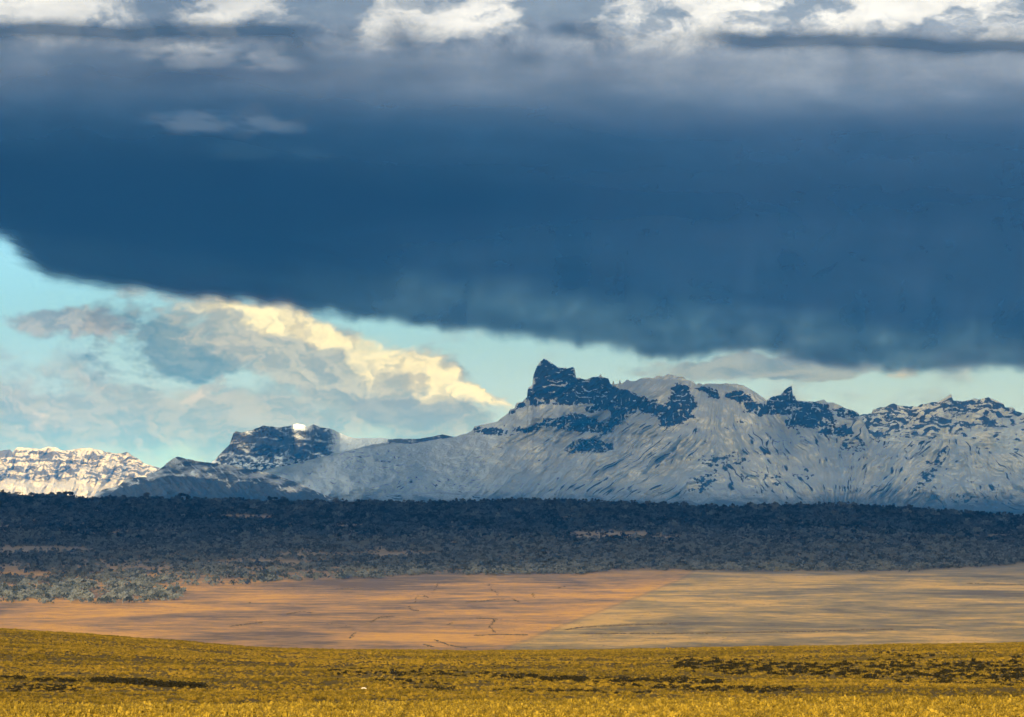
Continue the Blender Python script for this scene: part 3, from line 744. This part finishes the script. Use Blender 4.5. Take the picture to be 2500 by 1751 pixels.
def cover(px, py):
    c_ = (py < lerp_pts(px, FRONT) + fbm(px / 40, py / 20, 3, 401) * 5).astype(float)
    lowleft = sst(py, 1335, 1390) * (1 - sst(px, 750, 1150))
    nz = fbm(px / 70, py / 12, 4, 402)
    c_ *= 1 - lowleft * sst(nz, -0.32, 0.22) * 0.95
    c_ *= 1 - 0.55 * sst(fbm(px / 130, py / 16, 4, 403), 0.2, 0.5)
    for cx, cy, rx, ry in CLEAR:
        e_ = ((px - cx + fbm(px / 30, py / 9, 2, 404) * 14) / rx) ** 2 + ((py - cy + fbm(px / 40, py / 14, 2, 405) * 3) / ry) ** 2
        c_ *= 1 - 0.96 * (1 - sst(e_, 0.55, 1.25))
    return c_
NC = 170000
dd_ = np.sqrt(rng.uniform(3650 ** 2, 7350 ** 2, NC)); aa = rng.uniform(rad(-9.3), rad(9.3), NC)
x_ = dd_ * np.sin(aa); y_ = dd_ * np.cos(aa); z_ = height(x_, y_)
px_ = 1250 + x_ / y_ * F; py_ = HZ - z_ / y_ * F
cv = cover(px_, py_)
keep = rng.uniform(0, 1, NC) < cv
# young thicket and old trees: height grows up the rise
hh = np.interp(y_, [3600, 5000, 6000, 7000], [6.0, 6.2, 7.0, 8.5]) * rng.uniform(0.5, 1.25, NC)
hh = hh * np.where(rng.uniform(0, 1, NC) < 0.07, 1.65, 1.0)
x_, y_, z_, hh, px_, py_ = [q_[keep] for q_ in (x_, y_, z_, hh, px_, py_)]
vid = rng.integers(0, 6, len(x_)); rot = rng.uniform(0, 6.28, len(x_))
app = hh / y_ * (np.abs(px_ - 1250) < 1245)
order = np.argsort(-app)
solo = order[:275]; rest = order[275:]
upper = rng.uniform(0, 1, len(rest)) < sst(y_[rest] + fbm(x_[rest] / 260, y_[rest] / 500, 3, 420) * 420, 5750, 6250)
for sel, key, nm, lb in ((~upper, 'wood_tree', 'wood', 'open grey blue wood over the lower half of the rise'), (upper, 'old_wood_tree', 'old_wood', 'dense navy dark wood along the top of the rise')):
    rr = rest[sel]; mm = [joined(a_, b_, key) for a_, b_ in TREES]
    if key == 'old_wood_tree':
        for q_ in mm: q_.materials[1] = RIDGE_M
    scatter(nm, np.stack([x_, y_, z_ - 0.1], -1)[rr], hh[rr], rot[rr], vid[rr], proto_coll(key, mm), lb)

def make_tree(name, x, y, z, h, rz, tm, cm, label, group=None, wide=1.0):
    e = bpy.data.objects.new(name, None); COL.objects.link(e); e.empty_display_size = 1
    e.location = (x, y, z); e.scale = (h * wide, h * wide, h); e.rotation_euler = (0, 0, rz)
    for nm, me in (('trunk', tm), ('crown', cm)):
        c_ = bpy.data.objects.new(nm, me); COL.objects.link(c_); c_.parent = e
    tag(e, label, 'tree', group); return e
SHAPEW = ('round crowned', 'leaning round crowned', 'spreading', 'bushy', 'flat spreading', 'pointed')
def along(u, words): return words[int(np.clip(u * len(words), 0, len(words) - 1))]
for i in solo:
    p0, q0 = px_[i], py_[i]
    size = along((hh[i] / np.interp(y_[i], [3600, 5000, 6000, 7000], [6.0, 6.2, 7.0, 8.5]) - 0.85) / 0.4, ('small', 'tall'))
    lead = '%s %s grey tree' % (size, SHAPEW[vid[i]])
    if p0 < 460:
        row = along((q0 - 1380) / 95, ('back', 'middle', 'front'))
        lb = lead + ' in left thicket %s, %s' % (row, along(p0 / 460, ('at the photo edge', 'near its left end', 'left of its middle', 'right of its middle', 'at its right tip')))
        gr = 'trees of the thicket on the left of the plain'
    elif p0 < 1050:
        lb = lead + ' in wood front left of gullies, %s' % along((p0 - 460) / 590, ('beside the thicket tip', 'midway', 'next to the gullies'))
        gr = 'front trees of the wood left of the gullies'
    elif p0 < 1700:
        lb = lead + ' in wood edge above gullied pasture, %s' % along((p0 - 1050) / 650, ('left part', 'middle', 'right part', 'by the pasture line'))
        gr = 'front trees of the wood above the gullied pasture'
    else:
        lb = lead + ' in wood edge above olive pasture, %s' % along((p0 - 1700) / 800, ('by the pasture line', 'left part', 'middle', 'right part', 'at the photo edge'))
        gr = 'front trees of the wood above the olive pasture'
    tm, cm = TREES[vid[i]]
    make_tree('tree', x_[i], y_[i], z_[i] - 0.1, hh[i], rot[i], tm, cm, lb, gr)

# trees standing out against the snow on the skyline
SKY = [  # px, top row, shape, width, lean, label
 (358,1206,'cone',1.75,0,'broad cone shaped dark tree on the skyline below the foothill'),
 (431,1208,'round',0.9,0.28,'dark tree leaning right on the skyline beside a slim round topped tree'),
 (448,1208,'umbrella',0.9,0,'slim dark tree with a round tuft on a bare stem on the skyline'),
 (459,1211,'round',0.7,0,'narrow dark tree just right of the slim tufted tree on the skyline'),
 (476,1214,'wide',1.3,0,'broad low dark tree right of the narrow tree on the skyline'),
 (501,1215,'wide',1.2,0.05,'wide bushy dark tree at the left end of a long skyline clump'),
 (525,1217,'wide',1.2,0,'wide bushy dark tree at the right end of the long skyline clump'),
 (549,1216,'round',0.9,0,'left one of two round dark trees close together on the skyline'),
 (563,1215,'round',1.0,0,'right one of two round dark trees close together on the skyline'),
 (657,1214,'cone',0.8,0,'pointed dark tree at the left of a square skyline clump'),
 (674,1216,'wide',1.3,0,'broad dark tree in the middle of a square skyline clump'),
 (691,1215,'round',1.0,0,'round dark tree at the right of a square skyline clump'),
 (125,1203,'round',1.0,0,'dark tree at the left of the skyline clump below the sunlit massif'),
 (144,1202,'wide',1.2,0,'broad dark tree in the skyline clump below the sunlit massif'),
 (160,1202,'wide',1.1,0.05,'dark tree at the right of the skyline clump below the sunlit massif'),
 (172,1203,'umbrella',0.9,0,'small lollipop shaped tree right of the clump below the sunlit massif'),
 (283,1212,'round',1.0,0,'round dark tree at the foot of the foothill on its left'),
 (299,1211,'cone',1.0,0.06,'peaked dark tree between the round tree and the broad cone tree'),
 (381,1212,'round',1.0,0.1,'dark tree just right of the broad cone shaped tree'),
 (735,1222,'cone',0.8,0,'small pointed dark tree alone on the skyline'),
 (777,1221,'round',1.1,0,'small round dark tree alone on the skyline below the snow apron'),
]
sx = np.array([s_[0] for s_ in SKY], float)
for s_, xx in zip(SKY, sx):
    px, top, shape, wide, lean, lb = s_
    y = 6985.0; x = (px - 1250) / F * y; z = float(height(x, y))
    h = max(9.0, ((HZ - top) / F * y - z) * 1.15)
    tm, cm = tree_meshes('ridge_tree', 900 + int(px), RIDGE_M, lean=lean, shape=shape, nleaf=230)
    make_tree('tree', x, y, z - 0.2, h, 0.0 if lean else px * 0.37, tm, cm, lb, None, wide * 1.25)

# ------------------------------------------------------------------ brush along the gullies of the plain
def shrub_mesh(seed, n=70, h=0.5, size=0.16):
    r = np.random.default_rng(seed); cs = []; V = []; Fc = []
    lob = [(r.normal(size=2) * 0.22, r.uniform(0.2, 0.34)) for _ in range(4)]
    for i in range(n):
        c2, sz = lob[r.integers(4)]; d_ = r.normal(size=3); d_ /= np.linalg.norm(d_); q_ = d_ * sz * r.uniform(0.3, 1) ** 0.5
        cs.append(np.array([c2[0] + q_[0], c2[1] + q_[1], max(0.01, h * 0.42 + q_[2] * h * 1.3)]))
    V, Fc = leaves(cs, size, r, 1.0)
    for i in range(3): limb(V, Fc, (0, 0, -0.08), (r.normal() * 0.2, r.normal() * 0.2, h * 0.55), 0.02, 0.008, 4)
    return tri_mesh('low_shrub', V, Fc, SHRUB_M)
SHRUBS = [shrub_mesh(40 + i) for i in range(5)]
SHRUB_C = proto_coll('shrub_clump', SHRUBS)
m, t, b = mat('brown_gully_brush', 0.95, 0.03)
t.put(b.inputs['Base Color'], t.mix(t.noise(t.pos(), 0.8, 3), (0.035, 0.03, 0.026), (0.11, 0.085, 0.06)))
def recolour(me, m):
    c_ = me.copy(); c_.materials[0] = m; return c_
BRUSH_C = proto_coll('brush_clump', [recolour(q_, m) for q_ in SHRUBS])
GULLY = [[(1192,1425),(1198,1440),(1215,1448),(1215,1455)],[(1072,1418),(1064,1436),(1055,1450)],[(1018,1454),(1012,1473)],[(1035,1455),(1047,1460)],[(998,1480),(1003,1490),(1020,1492)],
         [(1165,1510),(1210,1512),(1196,1530),(1208,1545)],[(1160,1552),(1220,1550),(1290,1551)],[(1060,1563),(1100,1577),(1138,1583)],[(853,1560),(868,1543)],[(1362,1437),(1368,1435)],[(1376,1433),(1381,1431)],
         [(1382,1538),(1420,1532),(1500,1528),(1640,1523)],[(1250,1540),(1275,1475)][:0],[(1300,1448),(1305,1462)],[(1250,1462),(1268,1472)],[(606,1470),(612,1473)],[(1035,1574),(1055,1580)],[(560,1530),(640,1520)],[(700,1500),(735,1494),(760,1496)],[(905,1520),(925,1508),(960,1505)],[(1140,1470),(1180,1468),(1230,1462)],[(1420,1548),(1700,1547),(1950,1543),(2180,1537)],[(2360,1425),(2500,1428)],[(820,1438),(870,1434)],[(1094,1526),(1102,1522)]]
for g_ in GULLY:
    if not g_: continue
    q_ = np.array(g_, float); L_ = np.concatenate([[0], np.cumsum(np.hypot(*np.diff(q_, axis=0).T))])
    n = max(10, int(L_[-1] * 1.7)); u_ = np.sort(rng.uniform(0, L_[-1], n))
    gx = np.interp(u_, L_, q_[:, 0]) + rng.normal(0, 2.0, n); gy = np.interp(u_, L_, q_[:, 1]) + rng.normal(0, 0.5, n)
    x, y, ok = hit(gx, gy, 1800, 6000)
    x, y = x[ok], y[ok]
    scatter('gully_brush', np.stack([x, y, height(x, y)], -1), rng.uniform(0.5, 1.7, len(x)), rng.uniform(0, 6.28, len(x)), rng.integers(0, 5, len(x)), BRUSH_C,
            'dark low brush lining a gully on the plain')

n = 26000
d_ = np.sqrt(rng.uniform(2300 ** 2, 5200 ** 2, n)); a_ = rng.uniform(rad(-8.6), rad(8.6), n); x = d_ * np.sin(a_); y = d_ * np.cos(a_)
k_ = rng.uniform(0, 1, n) < sst(fbm(x / 160, y / 420, 5, 430, 0.6), -0.25, 0.45) ** 1.5 + 0.03
x, y = x[k_], y[k_]
scatter('plain_tufts', np.stack([x, y, height(x, y)], -1), rng.uniform(0.35, 0.95, len(x)), rng.uniform(0, 6.28, len(x)), rng.integers(0, 5, len(x)), BRUSH_C,
        'small brown tufts speckling the tan plain')

# ------------------------------------------------------------------ dark shrubs on the grass slope
BANDS = [  # polyline, spread of rows, number, size, where
 ([(228,1664),(330,1671),(480,1678)], 1.6, 110, 1.25, 'the long unbroken dark row on the left'),
 ([(0,1655),(50,1659)], 1.6, 14, 0.9, 'the short row at the left edge'),
 ([(85,1662),(220,1664)], 1.8, 26, 0.7, 'the broken row left of the long dark row'),
 ([(15,1682),(190,1681)], 5.0, 70, 0.6, 'the loose patch under the broken row'),
 ([(800,1640),(980,1645),(1230,1648)], 3.5, 90, 0.65, 'the thin row above the pale stone'),
 ([(920,1661),(1090,1668)], 2.5, 26, 0.55, 'the small patch right of the pale stone'),
 ([(985,1680),(1110,1684)], 1.8, 34, 0.55, 'the low row above the pale grassy strip'),
 ([(1200,1650),(1400,1660),(1640,1664),(1766,1667)], 3.2, 150, 0.8, 'the long row right of the slope middle'),
 ([(1200,1686),(1590,1694)], 2.2, 46, 0.55, 'the lowest thin row'),
 ([(1483,1675),(1700,1682),(1940,1686)], 3.5, 100, 0.6, 'the row under the long right row'),
 ([(1640,1622),(1850,1632),(2130,1640)], 9.0, 230, 0.9, 'the ragged band high on the slope'),
 ([(2120,1628),(2300,1636),(2500,1642)], 17.0, 330, 0.8, 'the dense patch at the right edge'),
 ([(0,1738),(1250,1738),(2500,1738)], 9.0, 150, 0.5, 'the bright tussocks at the bottom'),
 ([(0,1600),(1250,1625),(2500,1600)], 25.0, 170, 0.42, 'the open upper slope'),
]
ENDS = ('far left end', 'left end', 'left part', 'middle', 'right part', 'right end', 'far right end')
SH = []
for pl, spread, n, size, lb in BANDS:
    q_ = np.array(pl, float); L_ = np.concatenate([[0], np.cumsum(np.hypot(*np.diff(q_, axis=0).T))])
    u_ = rng.uniform(0, L_[-1], n)
    gx = np.interp(u_, L_, q_[:, 0]) + rng.normal(0, 2, n); gy = np.interp(u_, L_, q_[:, 1]) + np.clip(rng.normal(0, spread, n), -2 * spread, 2 * spread)
    x, y, ok = hit(gx, np.minimum(gy, 1752), 188, 900)
    for a_, b_, k_, uu in zip(x, y, ok, u_ / L_[-1]):
        if k_:
            f_ = rng.uniform(0.6, 1.35)
            SH.append((a_, b_, size * f_, '%s black shrub in %s, %s' % (along((f_ - 0.6) / 0.75, ('small', 'medium', 'large')), lb, along(uu, ENDS)), 'low shrubs in ' + lb))
app = np.array([s_[2] / s_[1] for s_ in SH]); order = np.argsort(-app)
for i in order[:295]:
    x, y, sz, lb, gr = SH[i]
    o = bpy.data.objects.new('low_shrub', SHRUBS[rng.integers(5)]); COL.objects.link(o)
    o.location = (x, y, float(height(x, y))); o.scale = (sz * rng.uniform(1.1, 1.7), sz, sz * 0.8); o.rotation_euler = (0, 0, rng.uniform(-0.4, 0.4))
    tag(o, lb, 'shrub', gr)
rs = [SH[i] for i in order[295:]]
x = np.array([s_[0] for s_ in rs]); y = np.array([s_[1] for s_ in rs])
scatter('scattered_shrubs', np.stack([x, y, height(x, y)], -1), [s_[2] for s_ in rs], rng.uniform(0, 6.28, len(rs)), rng.integers(0, 5, len(rs)), SHRUB_C,
        'small dark shrubs strewn over the golden grass slope')

# pale stone on the slope
x, y, ok = hit([888], [1685], 250, 900); x = float(x[0]); y = float(y[0])
r = np.random.default_rng(3); V = []; Fc = []
nu, nv = 9, 5
for j in range(nv + 1):
    for i in range(nu):
        th = math.pi * j / nv; ph = 2 * math.pi * i / nu; k_ = 1 + r.uniform(-0.14, 0.14)
        V.append((math.sin(th) * math.cos(ph) * 0.30 * k_, math.sin(th) * math.sin(ph) * 0.22 * k_, math.cos(th) * 0.13 * k_ + 0.08))
for j in range(nv):
    for i in range(nu): Fc.append((j * nu + i, (j + 1) * nu + i, (j + 1) * nu + (i + 1) % nu, j * nu + (i + 1) % nu))
m, t, b = mat('pale_stone'); t.put(b.inputs['Base Color'], t.mix(t.noise(t.pos(), 12, 4), (0.42, 0.40, 0.36), (0.68, 0.66, 0.60)))
o = bpy.data.objects.new('stone', tri_mesh('stone', V, Fc, m)); COL.objects.link(o); o.location = (x, y, float(height(x, y)) + 0.08)
tag(o, 'single pale stone lying on the golden grass slope', 'stone')

# ------------------------------------------------------------------ tussock grass
def blade_mat(name, stops):
    m, t, b = mat(name, 0.8, 0.1)
    rnd = t.node('ShaderNodeObjectInfo').outputs['Random']
    lowf = t.noise(t.vmul(t.pos(), (0.35, 1, 1)), 0.035, 4, 0.6)
    mf = t.noise(t.pos(), 0.16, 3, 0.6)
    cg = t.ramp(t.add(t.mul(rnd, 0.34), t.add(t.mul(lowf, 0.72), t.mul(mf, 0.14))), stops)
    t.put(b.inputs['Base Color'], cg)
    tl = t.node('ShaderNodeBsdfTranslucent'); t.put(tl.inputs[0], cg)
    ms = t.node('ShaderNodeMixShader'); ms.inputs[0].default_value = 0.2
    out = [n for n in t.n if n.type == 'OUTPUT_MATERIAL'][0]
    t.l.new(b.outputs[0], ms.inputs[1]); t.l.new(tl.outputs[0], ms.inputs[2]); t.l.new(ms.outputs[0], out.inputs[0])
    return m
STRAW_M = blade_mat('straw_tussock_blade', [(0.15, (0.13, 0.09, 0.012)), (0.42, (0.17, 0.122, 0.014)), (0.70, (0.27, 0.19, 0.019)), (0.95, (0.38, 0.27, 0.035))])
OLIVE_M = blade_mat('olive_brown_grass_blade', [(0.22, (0.038, 0.031, 0.007)), (0.42, (0.09, 0.068, 0.009)), (0.62, (0.16, 0.113, 0.012)), (0.85, (0.30, 0.20, 0.02))])
def tussock(seed, m, n=64):
    r = np.random.default_rng(seed); V = []; Fc = []
    for i in range(n):
        a_ = r.uniform(0, 6.28); rr = 0.24 * r.uniform(0, 1) ** 0.6; o0 = np.array([math.cos(a_) * rr, math.sin(a_) * rr, -0.05])
        a2 = a_ + r.normal(0, 0.5); out_ = np.array([math.cos(a2), math.sin(a2), 0]); h_ = r.uniform(0.16, 0.34) * (1.1 - rr * 1.6); sp = r.uniform(0.12, 0.34)
        sd_ = np.array([-out_[1], out_[0], 0]) * r.uniform(0.014, 0.028)
        mid_ = o0 + out_ * sp * 0.4 + np.array([0, 0, h_ * 0.85]); tip = o0 + out_ * sp + np.array([0, 0, h_ * r.uniform(0.6, 1.0)])
        n0 = len(V); V += [o0 - sd_, o0 + sd_, mid_ + sd_ * 0.9, mid_ - sd_ * 0.9, tip]
        Fc += [(n0, n0 + 1, n0 + 2, n0 + 3), (n0 + 3, n0 + 2, n0 + 4)]
    return tri_mesh('tussock', V, Fc, m)
def strew(n, d0, d1, lo, hi, thin):
    d_ = np.sqrt(rng.uniform(d0 ** 2, d1 ** 2, n)); a_ = rng.uniform(rad(-8.8), rad(8.8), n)
    x = d_ * np.sin(a_); y = d_ * np.cos(a_)
    keep = rng.uniform(0, 1, n) < 1 - thin * sst(fbm(x / 7, y / 12, 3, 501), -0.05, 0.35)
    x, y = x[keep], y[keep]
    s_ = rng.uniform(lo, hi, len(x)) * (0.75 + 0.7 * sst(fbm(x / 4, y / 6, 3, 502), -0.3, 0.4))
    return np.stack([x, y, height(x, y)], -1), s_
P, S = strew(26000, 180, 275, 0.7, 1.6, 0.8)
scatter('tussock_grass', P, S, rng.uniform(0, 6.28, len(P)), rng.integers(0, 6, len(P)), proto_coll('straw_tussock', [tussock(60 + i, STRAW_M) for i in range(6)]), 'bright straw coloured tussocks along the bottom of the photo')
P, S = strew(125000, 295, 770, 0.4, 0.95, 0.7)
scatter('steppe_grass', P, S, rng.uniform(0, 6.28, len(P)), rng.integers(0, 6, len(P)), proto_coll('olive_tussock', [tussock(80 + i, OLIVE_M, 44) for i in range(6)]), 'olive and golden grass covering the slope behind the bright tussocks')

# ------------------------------------------------------------------ haze
def box(name, x0, x1, y0, y1, z0, z1, m):
    v = [(x, y, z) for z in (z0, z1) for y in (y0, y1) for x in (x0, x1)]
    f = [(0, 2, 3, 1), (4, 5, 7, 6), (0, 1, 5, 4), (2, 6, 7, 3), (0, 4, 6, 2), (1, 3, 7, 5)]
    me = bpy.data.meshes.new(name); me.from_pydata(v, [], f); me.materials.append(m)
    o = bpy.data.objects.new(name, me); COL.objects.link(o); return o
m = bpy.data.materials.new('thin_blue_haze'); m.use_nodes = True
t = NT(m.node_tree); t.n.clear()
pv = t.node('ShaderNodeVolumePrincipled')
HAZE_D = 1.5e-5
pv.inputs['Color'].default_value = (0.02, 0.29, 1.0, 1); pv.inputs['Absorption Color'].default_value = (1, 1, 1, 1); pv.inputs['Density'].default_value = HAZE_D
pv.inputs['Anisotropy'].default_value = 0.0
t.l.new(pv.outputs[0], t.node('ShaderNodeOutputMaterial').inputs['Volume'])
hz = box('haze', -125000, 125000, -125000, 125000, -420, 1330, m)
tag(hz, 'thin blue haze in front of the mountains', kind='stuff')
